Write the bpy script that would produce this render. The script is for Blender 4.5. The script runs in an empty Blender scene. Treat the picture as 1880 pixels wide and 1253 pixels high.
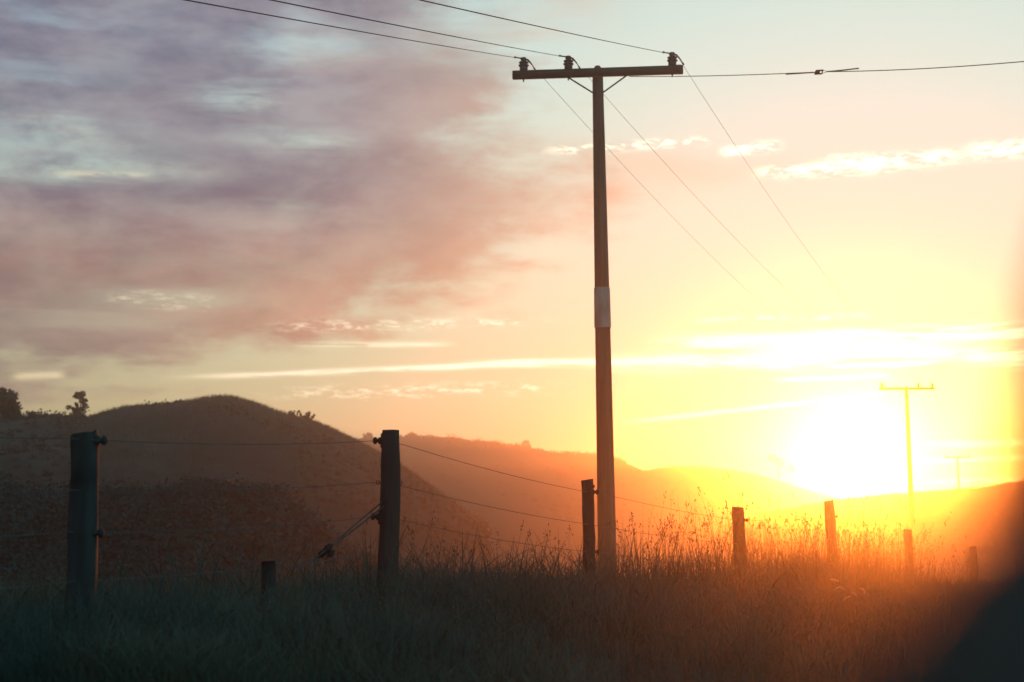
import bpy, bmesh, math, random
import numpy as np
from mathutils import Vector, Matrix

rng = np.random.default_rng(7)
random.seed(7)
R = math.radians
SC = bpy.context.scene
COL = SC.collection

# ------------------------------------------------------------------ camera
EYE = Vector((0, 0, 1.6))
PITCH, ROLL = R(6.85), R(0.8)
F = 2611.0                      # focal length in photo pixels (1880 wide)
cam_d = bpy.data.cameras.new('camera')
cam = bpy.data.objects.new('camera', cam_d)
COL.objects.link(cam)
cam_d.lens = 50.0; cam_d.sensor_width = 36.0
cam_d.clip_start = 0.05; cam_d.clip_end = 5000
CAMROT = Matrix.Rotation(R(90) + PITCH, 3, 'X') @ Matrix.Rotation(ROLL, 3, 'Z')
cam.matrix_world = Matrix.Translation(EYE) @ CAMROT.to_4x4()
cam_d.dof.use_dof = True
cam_d.dof.focus_distance = 13.5
cam_d.dof.aperture_fstop = 2.8
SC.camera = cam

def ray(x, y):                  # photo pixel -> world direction with y = 1
    d = CAMROT @ Vector(((x - 940) / F, -(y - 626.5) / F, -1))
    return d / d.y
def at(x, y, Y):                # photo pixel -> point at ground distance Y
    return EYE + ray(x, y) * Y
def azel(x, y):                 # photo pixel -> azimuth, elevation in degrees
    d = ray(x, y).normalized()
    return math.degrees(math.atan2(d.x, d.y)), math.degrees(math.asin(d.z))

# ------------------------------------------------------------------ render look
SC.render.engine = 'CYCLES'
SC.view_settings.view_transform = 'Standard'
SC.view_settings.look = 'None'
SC.view_settings.exposure = 0.65
SC.view_settings.gamma = 1.0
SC.cycles.use_denoising = True
SC.cycles.max_bounces = 6
SC.cycles.volume_bounces = 0
SC.cycles.transparent_max_bounces = 8

# ------------------------------------------------------------------ sun
SUN_AZ, SUN_EL = azel(1572, 850)
sun_dir = Vector((math.sin(R(SUN_AZ)) * math.cos(R(SUN_EL)), math.cos(R(SUN_AZ)) * math.cos(R(SUN_EL)), math.sin(R(SUN_EL))))
sd = bpy.data.lights.new('sun', 'SUN')
sd.energy = 3.4; sd.angle = R(0.55); sd.color = (1.0, 0.205, 0.02)
sun = bpy.data.objects.new('sun', sd); COL.objects.link(sun)
sun.rotation_euler = (-sun_dir).to_track_quat('-Z', 'Y').to_euler()

# ------------------------------------------------------------------ world sky
def s2l(c):
    return tuple(((v / 255) / 12.92 if v <= 10 else (((v / 255) + 0.055) / 1.055) ** 2.4) for v in c)
world = bpy.data.worlds.new('World'); SC.world = world; world.use_nodes = True
wt = world.node_tree; wt.nodes.clear()
class E:                        # tiny expression builder on shader nodes
    def __init__(s, sock): s.s = sock
    def __add__(a, b): return mth('ADD', a, b)
    def __radd__(a, b): return mth('ADD', b, a)
    def __sub__(a, b): return mth('SUBTRACT', a, b)
    def __rsub__(a, b): return mth('SUBTRACT', b, a)
    def __mul__(a, b): return mth('MULTIPLY', a, b)
    def __rmul__(a, b): return mth('MULTIPLY', b, a)
    def __truediv__(a, b): return mth('DIVIDE', a, b)
def put(sock, v):
    if isinstance(v, E): wt.links.new(v.s, sock)
    else: sock.default_value = v
def mth(op, *a, clamp=False):
    n = wt.nodes.new('ShaderNodeMath'); n.operation = op; n.use_clamp = clamp
    for i, v in enumerate(a): put(n.inputs[i], v)
    return E(n.outputs[0])
def sstep(v, lo, hi):
    n = wt.nodes.new('ShaderNodeMapRange'); n.interpolation_type = 'SMOOTHSTEP'
    put(n.inputs[0], v); n.inputs[1].default_value = lo; n.inputs[2].default_value = hi
    return E(n.outputs[0])
def comb(x, y, z=0.0):
    n = wt.nodes.new('ShaderNodeCombineXYZ')
    for i, v in enumerate((x, y, z)): put(n.inputs[i], v)
    return E(n.outputs[0])
def noise(vec, scale, detail=5, rough=0.55, dist=0.0):
    n = wt.nodes.new('ShaderNodeTexNoise'); put(n.inputs['Vector'], vec)
    n.inputs['Scale'].default_value = scale; n.inputs['Detail'].default_value = detail
    n.inputs['Roughness'].default_value = rough; n.inputs['Distortion'].default_value = dist
    return E(n.outputs[0])
def mixc(f, a, b, mode='MIX'):
    n = wt.nodes.new('ShaderNodeMix'); n.data_type = 'RGBA'; n.blend_type = mode
    n.clamp_result = False
    put(n.inputs[0], f)
    for k, v in ((6, a), (7, b)):
        if isinstance(v, E): wt.links.new(v.s, n.inputs[k])
        else: n.inputs[k].default_value = (*v, 1)
    return E(n.outputs[2])
def ramp(f, stops):
    n = wt.nodes.new('ShaderNodeValToRGB'); put(n.inputs[0], f)
    cr = n.color_ramp
    while len(cr.elements) < len(stops): cr.elements.new(0.5)
    for e, (p, c) in zip(cr.elements, stops): e.position = p; e.color = (*c, 1)
    return E(n.outputs[0])

tc = wt.nodes.new('ShaderNodeTexCoord')
sep = wt.nodes.new('ShaderNodeSeparateXYZ'); wt.links.new(tc.outputs['Generated'], sep.inputs[0])
dx, dy, dz = (E(sep.outputs[i]) for i in range(3))
DEG = 180 / math.pi
AZ = mth('ARCTAN2', dx, dy) * DEG
EL = mth('ARCSINE', dz) * DEG
dotn = dx * sun_dir.x + dy * sun_dir.y + dz * sun_dir.z
TH = mth('ARCCOSINE', mth('MINIMUM', dotn, 0.99999)) * DEG          # angle from the sun
zz = mth('MAXIMUM', dz, 0.0) + 0.13
plane = comb(dx / zz, dy / zz * 1.6, 0.0)                            # high cloud deck seen in perspective
ang = comb(AZ * 0.055, EL * 0.30, 0.0)                              # flat streaks low over the horizon
n_big = noise(plane, 1.1, 4, 0.5, 0.6)
n_mid = noise(ang, 1.3, 6, 0.55, 0.5)
n_str = noise(comb(AZ * 0.11, EL * 1.5 - AZ * 0.03, 0.3), 2.0, 10, 0.66, 0.2)
n_puf = noise(comb(AZ * 0.62, EL * 2.0, 1.7), 2.1, 10, 0.70, 0.15)

n_cl = noise(comb(AZ * 0.16, EL * 0.34 - AZ * 0.01, 2.9), 1.8, 9, 0.62, 0.1)
# clear air: elevation and distance from the sun
k = EL / 40.0
clear_sun = ramp(k, [(0.0, s2l((224, 220, 172))), (0.12, s2l((222, 236, 196))), (0.25, s2l((224, 251, 224))),
                     (0.40, s2l((228, 258, 243))), (0.60, s2l((222, 257, 252))), (1.0, s2l((150, 185, 205)))])
clear_off = ramp(k, [(0.0, s2l((220, 208, 156))), (0.10, s2l((214, 214, 170))), (0.25, s2l((190, 212, 196))),
                     (0.45, s2l((178, 210, 228))), (1.0, s2l((105, 150, 180)))])
away = sstep(TH, 12.0, 42.0)
sky = mixc(away, clear_sun, clear_off)
back = sstep(TH, 45.0, 95.0)
sky = mixc(back, sky, (0.22, 0.78, 0.98))
sky = mixc(sstep(EL, 28.0, 60.0), sky, (0.20, 0.78, 0.98))

dim = mth('EXPONENT', (TH / 9.0) * (TH / 9.0) * -1.0)              # the air just round the sun: the haze in front adds the rest
sky = mixc(dim, sky, mixc(1.0, sky, (0.70, 0.30, 1.0), 'MULTIPLY'))

# soft peach drifts
x0, e0 = azel(1200, 315)
qa = (AZ - x0) / 4.5; qe = (EL - e0 + (n_mid - 0.5) * 4.0) / 0.9
patch = mth('EXPONENT', (qa * qa + qe * qe) * -1.0)
drift = mth('MAXIMUM', sstep(n_mid, 0.50, 0.75) * sstep(EL, 10.0, 13.0) * (1.0 - sstep(AZ, 0.0, 7.0)), patch * 0.8)
sky = mixc(drift * 0.55, sky, s2l((236, 200, 168)))

# the mauve cloud bank on the left
edge_r = (4.4 - AZ - mth('MAXIMUM', EL - 13.0, 0.0) * 0.8) / 7.5
edge_b = (EL - 3.2 - (AZ + 20.0) * 0.26) / 3.6
edge_n = (n_big - 0.5) * 1.4 + (n_mid - 0.5) * 1.6 + (n_cl - 0.5) * 1.3
fld = mth('SMOOTH_MIN', edge_r, edge_b, 0.35) + edge_n
bank = sstep(fld, -0.12, 0.62)
gaps = sstep(noise(comb(AZ * 0.07, EL * 0.24 - AZ * 0.008, 5.3), 2.1, 6, 0.55, 0.15), 0.52, 0.72)
gapband = mth('MAXIMUM', sstep(EL, 9.0, 13.5), 0.25)
cov = bank * (1.0 - gaps * 0.48 * gapband)
def hole(x, y, wx, wy, amt):
    a0, e0_ = azel(x, y)
    qa = (AZ - a0 + (n_puf - 0.5) * 3.0) / (wx / F * DEG); qe = (EL - e0_ - (AZ - a0) * 0.03 + (n_str - 0.5) * 1.4) / (wy / F * DEG)
    return mth('EXPONENT', (qa * qa + qe * qe) * -1.0) * amt
holes = None
for hx in [(70, 262, 190, 34, .9), (110, 222, 90, 22, .7), (60, 314, 120, 18, .9), (430, 185, 70, 20, .75), (540, 256, 100, 20, .8), (560, 82, 110, 26, .85),
           (240, 312, 160, 16, .6), (310, 548, 150, 22, .55), (180, 590, 180, 20, .4), (60, 130, 130, 20, .4), (880, 70, 160, 50, .8)]:
    hv = hole(*hx); holes = hv if holes is None else holes + hv
cov = cov * (1.0 - mth('MINIMUM', holes * sstep(n_cl, 0.30, 0.58) * 0.95, 0.95))
cov = cov * (0.86 + sstep(n_cl, 0.32, 0.62) * 0.16)
tone = sstep(noise(comb(AZ * 0.075, EL * 0.19 - AZ * 0.006, 7.7), 2.0, 9, 0.62, 0.15), 0.30, 0.70)
hi = mixc(tone, s2l((88, 88, 126)), s2l((164, 160, 174)))
mid = mixc(tone, s2l((146, 106, 112)), s2l((206, 158, 146)))
low = mixc(tone, s2l((98, 92, 114)), s2l((158, 142, 150)))
bankc = mixc(sstep(EL, 8.5, 13.5), mid, hi)
lowleft = sstep(-9.0 - AZ, 0.0, 7.0) * (1.0 - sstep(EL, 5.0, 11.0))
bankc = mixc(lowleft, bankc, low)
warm = sstep(AZ, -10.0, 3.0) * 0.75
bankc = mixc(warm * (1.0 - sstep(EL, 15.0, 22.0) * 0.6), bankc, s2l((228, 190, 160)))
sky = mixc(cov * 0.92, sky, bankc)

# bright low streaks and little puffs, each where it hangs over the land
def streak(x1, y1, x2, y2, w, amt, src, lo, hi_):
    global sky
    (a1, e1), (a2, e2) = azel(x1, y1), azel(x2, y2)
    L = math.hypot(a2 - a1, e2 - e1); ux, uy = (a2 - a1) / L, (e2 - e1) / L
    s_ = (AZ - (a1 + a2) / 2) * ux + (EL - (e1 + e2) / 2) * uy
    t_ = (EL - (e1 + e2) / 2) * ux - (AZ - (a1 + a2) / 2) * uy + (n_str - 0.5) * (w * 0.05)
    wd = w / F * DEG
    g = mth('EXPONENT', (t_ / wd) * (t_ / wd) * -1.0)
    lon = 1.0 - sstep(mth('ABSOLUTE', s_), L * 0.30, L * 0.58)
    m = g * lon * sstep(src, lo, hi_) * amt
    sky = mixc(mth('MINIMUM', m, 1.0), sky, mixc(away, (1.9, 1.9, 1.5), s2l((255, 232, 176))))
S_, P_ = n_str, n_puf
streak(330, 693, 1000, 664, 5, 1.1, S_, .30, .52)
streak(860, 668, 1500, 655, 6, 1.3, S_, .30, .50)
streak(1220, 630, 1990, 602, 12, 1.8, S_, .38, .54)
streak(1480, 612, 1990, 596, 6, 1.4, S_, .40, .55)
streak(1600, 678, 1990, 668, 5, 1.2, S_, .42, .56)
streak(1120, 666, 1990, 648, 13, 1.9, S_, .36, .53)
streak(1380, 645, 1760, 640, 12, 1.3, S_, .30, .5)
streak(1420, 698, 1640, 690, 4, 1.2, S_, .25, .45)
streak(470, 722, 1040, 712, 11, 0.8, P_, .46, .62)
streak(1150, 775, 1620, 722, 4, 1.0, S_, .35, .5)
streak(1385, 318, 1640, 305, 10, 1.3, P_, .42, .56)
streak(1500, 300, 1770, 288, 12, 1.3, P_, .42, .56)
streak(1000, 276, 1320, 256, 8, 0.9, P_, .46, .6)
streak(1320, 280, 1440, 266, 9, 1.0, P_, .42, .58)
streak(1770, 282, 1990, 262, 13, 1.3, P_, .42, .56)
streak(1280, 590, 1600, 580, 5, 0.9, P_, .45, .6)
streak(1700, 816, 2050, 812, 5, 1.2, S_, .3, .5)
streak(1650, 848, 2050, 834, 4, 1.2, S_, .3, .5)
streak(1700, 886, 1900, 884, 6, 1.2, P_, .42, .55)
streak(480, 600, 1010, 590, 9, 0.6, P_, .46, .62)
streak(540, 634, 830, 632, 5, 0.6, S_, .35, .5)
streak(200, 545, 400, 560, 13, 0.6, P_, .44, .62)
streak(20, 692, 120, 690, 6, 0.9, P_, .3, .5)
streak(80, 318, 280, 322, 5, 0.45, P_, .35, .55)

# aureole round the sun, given off by the sky itself
g1 = mth('EXPONENT', (TH / 2.4) * (TH / 2.4) * -1.0) * 2.6
g2 = mth('EXPONENT', TH / -5.0) * 0.22
glow = mixc(1.0, mixc(1.0, (1.0, 0.86, 0.52), comb(g2, g2, g2), 'MULTIPLY'),
            mixc(1.0, (1.0, 0.86, 0.50), comb(g1, g1, g1), 'MULTIPLY'), 'ADD')
sky = mixc(1.0, sky, glow, 'ADD')
nish = wt.nodes.new('ShaderNodeTexSky'); nish.sky_type = 'NISHITA'; nish.sun_disc = False
nish.sun_elevation = R(SUN_EL); nish.sun_rotation = R(SUN_AZ)
bg1 = wt.nodes.new('ShaderNodeBackground'); wt.links.new(nish.outputs[0], bg1.inputs[0]); bg1.inputs[1].default_value = 0.01
bg2 = wt.nodes.new('ShaderNodeBackground'); wt.links.new(sky.s, bg2.inputs[0]); bg2.inputs[1].default_value = 0.5
add = wt.nodes.new('ShaderNodeAddShader'); out = wt.nodes.new('ShaderNodeOutputWorld')
wt.links.new(bg1.outputs[0], add.inputs[0]); wt.links.new(bg2.outputs[0], add.inputs[1]); wt.links.new(add.outputs[0], out.inputs[0])

# ------------------------------------------------------------------ haze
def link(o, parent=None):
    COL.objects.link(o)
    if parent: o.parent = parent
    return o
def build_haze():
    m = bpy.data.materials.new('haze'); m.use_nodes = True
    nt = m.node_tree; nt.nodes.clear()
    v = nt.nodes.new('ShaderNodeVolumePrincipled'); o = nt.nodes.new('ShaderNodeOutputMaterial')
    v.inputs['Color'].default_value = (0.98, 0.89, 0.74, 1)
    v.inputs['Density'].default_value = 0.0024
    v.inputs['Anisotropy'].default_value = 0.93
    nt.links.new(v.outputs[0], o.inputs['Volume'])
    bm = bmesh.new()
    bmesh.ops.create_cube(bm, size=1)
    lo, hi_ = Vector((-170, -25, -10.5)), Vector((340, 472, 22.0))
    for vt in bm.verts: vt.co = Vector([(lo[i] if vt.co[i] < 0 else hi_[i]) for i in range(3)])
    me = bpy.data.meshes.new('haze'); bm.to_mesh(me); me.materials.append(m)
    ob = link(bpy.data.objects.new('haze', me)); ob['kind'] = 'stuff'; ob['label'] = 'warm evening haze filling the valley'
build_haze()

# ------------------------------------------------------------------ materials
def mat(name, c1, c2, scale=8.0, rough=0.85, bump=0.3, stretch=(1, 1, 1), detail=6, trans=0.0, c3=None, scale2=1.0, metal=0.0):
    m = bpy.data.materials.new(name); m.use_nodes = True
    nt = m.node_tree; b = nt.nodes['Principled BSDF']
    t = nt.nodes.new('ShaderNodeTexCoord'); mp = nt.nodes.new('ShaderNodeMapping')
    mp.inputs['Scale'].default_value = stretch
    nt.links.new(t.outputs['Object'], mp.inputs[0])
    n = nt.nodes.new('ShaderNodeTexNoise'); n.inputs['Scale'].default_value = scale; n.inputs['Detail'].default_value = detail
    nt.links.new(mp.outputs[0], n.inputs['Vector'])
    r = nt.nodes.new('ShaderNodeValToRGB'); r.color_ramp.elements[0].position = 0.35; r.color_ramp.elements[1].position = 0.65
    r.color_ramp.elements[0].color = (*c1, 1); r.color_ramp.elements[1].color = (*c2, 1)
    nt.links.new(n.outputs[0], r.inputs[0]); col = r.outputs[0]
    if c3:
        n2 = nt.nodes.new('ShaderNodeTexNoise'); n2.inputs['Scale'].default_value = scale2; n2.inputs['Detail'].default_value = 5
        nt.links.new(mp.outputs[0], n2.inputs['Vector'])
        r2 = nt.nodes.new('ShaderNodeValToRGB'); r2.color_ramp.elements[0].position = 0.46; r2.color_ramp.elements[1].position = 0.60
        nt.links.new(n2.outputs[0], r2.inputs[0])
        mx = nt.nodes.new('ShaderNodeMix'); mx.data_type = 'RGBA'
        nt.links.new(r2.outputs[0], mx.inputs[0]); nt.links.new(col, mx.inputs[6]); mx.inputs[7].default_value = (*c3, 1)
        col = mx.outputs[2]
    nt.links.new(col, b.inputs['Base Color'])
    b.inputs['Specular IOR Level'].default_value = .5 if rough < .55 else .12; b.inputs['Roughness'].default_value = rough; b.inputs['Metallic'].default_value = metal
    if bump:
        bp = nt.nodes.new('ShaderNodeBump'); bp.inputs['Strength'].default_value = bump; bp.inputs['Distance'].default_value = 0.02
        nt.links.new(n.outputs[0], bp.inputs['Height']); nt.links.new(bp.outputs[0], b.inputs['Normal'])
    if trans:
        tr = nt.nodes.new('ShaderNodeBsdfTranslucent'); ms = nt.nodes.new('ShaderNodeMixShader')
        ms.inputs[0].default_value = trans
        nt.links.new(col, tr.inputs[0]); nt.links.new(b.outputs[0], ms.inputs[1]); nt.links.new(tr.outputs[0], ms.inputs[2])
        nt.links.new(ms.outputs[0], nt.nodes['Material Output'].inputs[0])
    return m
M = dict(
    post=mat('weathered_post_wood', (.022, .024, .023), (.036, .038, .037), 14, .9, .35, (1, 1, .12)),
    pole=mat('pole_wood', (.05, .045, .036), (.10, .082, .06), 10, .85, .4, (1, 1, .06)),
    sleeve=mat('pale_sleeve', (.20, .17, .14), (.34, .30, .25), 5, .6, .15, (1, 1, .3)),
    arm=mat('arm_wood', (.03, .03, .025), (.055, .05, .042), 12, .85, .4, (.1, 1, 1)),
    steel=mat('dull_steel', (.03, .03, .03), (.06, .06, .058), 20, .8, .1),
    wire=mat('wire_steel', (.06, .06, .06), (.10, .10, .095), 6, .8, 0),
    cable=mat('line_cable', (.03, .03, .03), (.05, .05, .048), 6, 1.0, 0),
    porcelain=mat('porcelain', (.03, .04, .045), (.05, .065, .07), 5, .7, 0),
    black=mat('black_plastic', (.015, .018, .018), (.03, .034, .034), 10, .85, .1),
    trim=mat('dark_trim', (.07, .06, .052), (.10, .085, .075), 4, .8, .1),
    grass=mat('grass_blade', (.030, .046, .038), (.052, .072, .058), 7, .75, 0, trans=.12, c3=(.075, .08, .055), scale2=1.1),
    dry=mat('dry_grass', (.05, .045, .028), (.10, .085, .05), 3, .85, 0, trans=.2),
    tail=mat('pale_seed_head', (.2, .17, .13), (.3, .26, .2), 30, .9, 0, trans=.35),
    soil=mat('turf', (.03, .042, .02), (.06, .065, .03), 3, .95, .8, c3=(.05, .042, .025), scale2=.5),
    hill=mat('hill_turf', (.016, .026, .023), (.042, .048, .038), .9, .98, 1.0, c3=(.016, .026, .022), scale2=.09, detail=10),
    leaf=mat('leaf', (.018, .03, .016), (.04, .052, .026), 2.5, .8, 0, trans=.08),
    scrub=mat('scrub', (.012, .036, .033), (.022, .056, .050), .8, .95, 0),
    bark=mat('bark', (.04, .032, .025), (.08, .065, .05), 9, .9, .5, (1, 1, .2)),
)

# ------------------------------------------------------------------ helpers
def obj(name, bm, m, parent=None, smooth=True):
    me = bpy.data.meshes.new(name); bm.normal_update(); bm.to_mesh(me); bm.free(); me.materials.append(m)
    if smooth:
        me.polygons.foreach_set('use_smooth', [True] * len(me.polygons))
    return link(bpy.data.objects.new(name, me), parent)
def raw(name, verts, faces, m, parent=None, smooth=False):
    """verts (n,3) array, faces (k,3|4) array of equal size"""
    me = bpy.data.meshes.new(name)
    verts = np.asarray(verts, np.float32); faces = np.asarray(faces, np.int32); c = faces.shape[1]
    me.vertices.add(len(verts)); me.vertices.foreach_set('co', verts.ravel())
    me.loops.add(faces.size); me.loops.foreach_set('vertex_index', faces.ravel())
    me.polygons.add(len(faces)); me.polygons.foreach_set('loop_start', np.arange(0, faces.size, c, dtype=np.int32))
    me.update(calc_edges=True); me.materials.append(m)
    if smooth: me.polygons.foreach_set('use_smooth', [True] * len(faces))
    return link(bpy.data.objects.new(name, me), parent)
def thing(name, label, cat, loc=(0, 0, 0), group=None):
    o = bpy.data.objects.new(name, None); COL.objects.link(o); o.location = loc
    o.empty_display_size = 0.2
    return tag(o, label, cat, group)
def tag(o, label, cat=None, group=None, kind=None):
    o['label'] = label
    if cat: o['category'] = cat
    if group: o['group'] = group
    if kind: o['kind'] = kind
    return o
def tube(bm, pts, rad, seg=8, cap=True):
    pts = [Vector(p) for p in pts]
    rads = rad if isinstance(rad, (list, tuple)) else [rad] * len(pts)
    rings = []
    up = None
    for i, p in enumerate(pts):
        t = (pts[min(i + 1, len(pts) - 1)] - pts[max(i - 1, 0)]).normalized()
        if up is None:
            up = Vector((0, 0, 1)) if abs(t.z) < .9 else Vector((1, 0, 0))
        s = t.cross(up).normalized(); up = s.cross(t).normalized()
        rings.append([bm.verts.new(p + (s * math.cos(a) + up * math.sin(a)) * rads[i]) for a in (2 * math.pi * j / seg for j in range(seg))])
    for a, b in zip(rings, rings[1:]):
        for j in range(seg): bm.faces.new((a[j], a[(j + 1) % seg], b[(j + 1) % seg], b[j]))
    if cap: bm.faces.new(rings[0]); bm.faces.new(rings[-1][::-1])
    return rings
def box(bm, c, size, rot=None, bev=0.0):
    r = bmesh.ops.create_cube(bm, size=1); vs = r['verts']
    for v in vs: v.co = Vector((v.co.x * size[0], v.co.y * size[1], v.co.z * size[2]))
    if bev:
        es = list({e for v in vs for e in v.link_edges})
        g = bmesh.ops.bevel(bm, geom=es, offset=bev, segments=2, affect='EDGES')
        vs = list({v for f in g['faces'] for v in f.verts} | {v for v in vs if v.is_valid})
    for v in vs:
        if rot: v.co = rot @ v.co
        v.co += Vector(c)
def lathe(bm, prof, seg=20, c=(0, 0, 0), axis='Z'):
    rings = []
    for r_, z in prof:
        ring = []
        for j in range(seg):
            a = 2 * math.pi * j / seg
            p = Vector((r_ * math.cos(a), r_ * math.sin(a), z))
            if axis == 'X': p = Vector((p.z, p.x, p.y))
            ring.append(bm.verts.new(p + Vector(c)))
        rings.append(ring)
    for a, b in zip(rings, rings[1:]):
        for j in range(seg): bm.faces.new((a[j], a[(j + 1) % seg], b[(j + 1) % seg], b[j]))
    bm.faces.new(rings[0][::-1]); bm.faces.new(rings[-1])

def vnoise(x, y, seed=0):       # smooth value noise, arrays
    x = np.asarray(x, float); y = np.asarray(y, float)
    xi = np.floor(x); yi = np.floor(y); fx = x - xi; fy = y - yi
    fx = fx * fx * (3 - 2 * fx); fy = fy * fy * (3 - 2 * fy)
    def h(a, b):
        v = np.sin(a * 127.1 + b * 311.7 + seed * 74.7) * 43758.5453
        return v - np.floor(v)
    return (h(xi, yi) * (1 - fx) + h(xi + 1, yi) * fx) * (1 - fy) + (h(xi, yi + 1) * (1 - fx) + h(xi + 1, yi + 1) * fx) * fy
def fbm(x, y, o=4, seed=0):
    s = 0; a = .5
    for i in range(o):
        s = s + a * (vnoise(np.asarray(x) * 2 ** i, np.asarray(y) * 2 ** i, seed + i) - .5); a *= .5
    return s

# ------------------------------------------------------------------ ground
FA, FB = -5.39, 0.47                       # fence runs along x = FA + FB*y
F_Y = np.array([0, 5, 7, 9.7, 12.9, 17.3, 21.7, 27.9, 34, 44, 60, 90, 160, 400])
F_Z = np.array([.80, .84, .86, .86, .74, .50, .44, .02, -.48, -1.0, -1.6, -2.4, -3.6, -6])
def sm(t): t = np.clip(t, 0, 1); return t * t * (3 - 2 * t)
def gz(x, y):
    x = np.asarray(x, float); y = np.asarray(y, float)
    d = (FA + FB * y - x) * .905             # >0 beyond the fence
    yy = y - d * .2
    h = np.interp(yy, F_Y, F_Z)
    h = h - .05 * np.clip(d, 0, 3) - .10 * np.clip(d - 3, 0, 12) - .05 * np.clip(d - 15, 0, 60)
    near = sm((-d - .5) / 5) * (1 - sm((y - 5) / 12))
    h = h * (1 - near) + (.42) * near
    h = h + .10 * fbm(x * .5, y * .5, 3, 3) + .9 * fbm(x * .05, y * .05, 2, 9) * sm((y - 20) / 40)
    return h
def build_ground():
    ys = np.concatenate([np.arange(-22, 4, 1.5), np.arange(4, 40, .35), np.arange(40, 120, 2.0), np.arange(120, 471, 6)])
    xs = np.concatenate([np.arange(-165, -20, 5), np.arange(-20, 26, .4), np.arange(26, 336, 5)])
    X, Y = np.meshgrid(xs, ys); Z = gz(X, Y); Z = np.maximum(Z, -8.5)
    n, k2 = X.shape
    idx = np.arange(n * k2).reshape(n, k2)
    f = np.stack([idx[:-1, :-1], idx[:-1, 1:], idx[1:, 1:], idx[1:, :-1]], -1).reshape(-1, 4)
    o = raw('ground', np.stack([X.ravel(), Y.ravel(), Z.ravel()], 1), f, M['soil'], smooth=True)
    o['kind'] = 'structure'; o['label'] = 'grassy bank falling away to the valley'
build_ground()

# ------------------------------------------------------------------ hills
def build_hill(name, label, prof, Yd, front, back, base, seed, rough=.35, step=.5, gully=1.0):
    px = np.array([p[0] for p in prof], float); py = np.array([p[1] for p in prof], float)
    Yf = Yd if callable(Yd) else (lambda x: Yd)
    xs = np.arange(px[0], px[-1], step * F / Yf(px.mean()))
    P = []
    # smooth interpolation
    yy = np.interp(xs, px, py); ker = np.ones(5) / 5
    yy = np.convolve(np.pad(yy, 2, mode='edge'), ker, 'valid')
    for x, y in zip(xs, yy): P.append(at(x, y, Yf(x)))
    P = np.array([tuple(p) for p in P])
    s = np.arange(len(P)) * step
    P[:, 2] += rough * fbm(s * .35, s * 0 + .5, 4, seed)
    vs = np.concatenate([-np.linspace(1, 0, 46) ** 1.15, np.linspace(0, 1, 22)[1:] ** 1.2])
    rad = P[:, :2] / np.linalg.norm(P[:, :2], axis=1)[:, None]
    V = np.zeros((len(vs), len(P), 3))
    for j, v in enumerate(vs):
        w = front if v < 0 else back; a = abs(v)
        off = v * w
        xy = P[:, :2] + rad * off
        drop = (1 - math.cos(a * math.pi)) / 2 * .75 + a * a * .25
        z = P[:, 2] - (P[:, 2] - base) * drop
        g = fbm(xy[:, 0] * .06, xy[:, 1] * .06, 4, seed + 5) * 6.0 * gully + fbm(xy[:, 0] * .35, xy[:, 1] * .35, 3, seed + 11) * .9 + fbm(xy[:, 0] * 1.3, xy[:, 1] * 1.3, 2, seed + 17) * .25
        z = z + g * min(1, a * 5) * math.sin(min(1, a * 1.3) * math.pi * .5)
        z = np.minimum(z, P[:, 2] - a * w * .035)
        V[j, :, :2] = xy; V[j, :, 2] = np.maximum(z, -9)
    n, k2 = len(vs), len(P); idx = np.arange(n * k2).reshape(n, k2)
    f = np.stack([idx[:-1, :-1], idx[:-1, 1:], idx[1:, 1:], idx[1:, :-1]], -1).reshape(-1, 4)
    o = raw(name, V.reshape(-1, 3), f, M['hill'], smooth=True)
    o['kind'] = 'structure'; o['label'] = label
    return P, V
H1 = [(-320, 700), (-120, 735), (0, 770), (60, 768), (120, 771), (160, 768), (240, 800), (330, 860), (420, 930)]
H2 = [(60, 850), (120, 795), (160, 771), (200, 756), (235, 749), (300, 746), (340, 742), (370, 734), (400, 730), (430, 733), (460, 742), (500, 757),
      (540, 769), (580, 780), (620, 796), (650, 810), (700, 835), (760, 870), (830, 920), (900, 970)]
H3 = [(520, 830), (600, 815), (660, 806), (700, 804), (740, 803), (780, 806), (820, 806), (860, 812), (905, 815), (940, 823), (965, 820), (990, 826),
      (1020, 832), (1060, 835), (1095, 837), (1135, 845), (1165, 857), (1200, 872), (1260, 900), (1330, 950)]
H4 = [(1050, 905), (1120, 880), (1185, 865), (1210, 860), (1235, 857), (1280, 857), (1330, 861), (1380, 869), (1420, 880), (1450, 890), (1490, 903), (1540, 915), (1600, 925)]
H5 = [(1330, 965), (1420, 940), (1520, 922), (1610, 912), (1660, 908), (1700, 905), (1740, 903), (1800, 897), (1850, 889), (1900, 880), (2000, 868), (2150, 860), (2300, 880)]
H0 = [(-200, 880), (0, 900), (90, 918), (150, 905), (240, 915), (330, 898), (400, 906), (470, 892), (520, 900), (548, 926), (575, 950), (600, 985), (640, 1010), (690, 1050)]
hp = {}
hp[1] = build_hill('hill', 'dark scrub covered ridge at the far left', H1, 110, 60, 60, -6, 1, .5, .6)
hp[2] = build_hill('hill', 'rounded grassy hill with a domed top', H2, 100, 46, 50, -6, 2, .18, .5)
hp[3] = build_hill('hill', 'long scrubby ridge between the domed hill and the tall pole', H3, 330, 110, 80, -7, 3, .5, .8)
hp[4] = build_hill('hill', 'smooth low hill fading into the sun glare', H4, 385, 100, 60, -7, 4, .2, 1.0)
hp[5] = build_hill('hill', 'low grassy rise between the two far poles', H5, 158, 55, 40, -5, 5, .25, .4, .5)
hp[0] = build_hill('hill', 'dark scrubby spur in front of the domed hill', H0, 52, 20, 20, -5, 6, 1.1, .4, .8)

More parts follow.
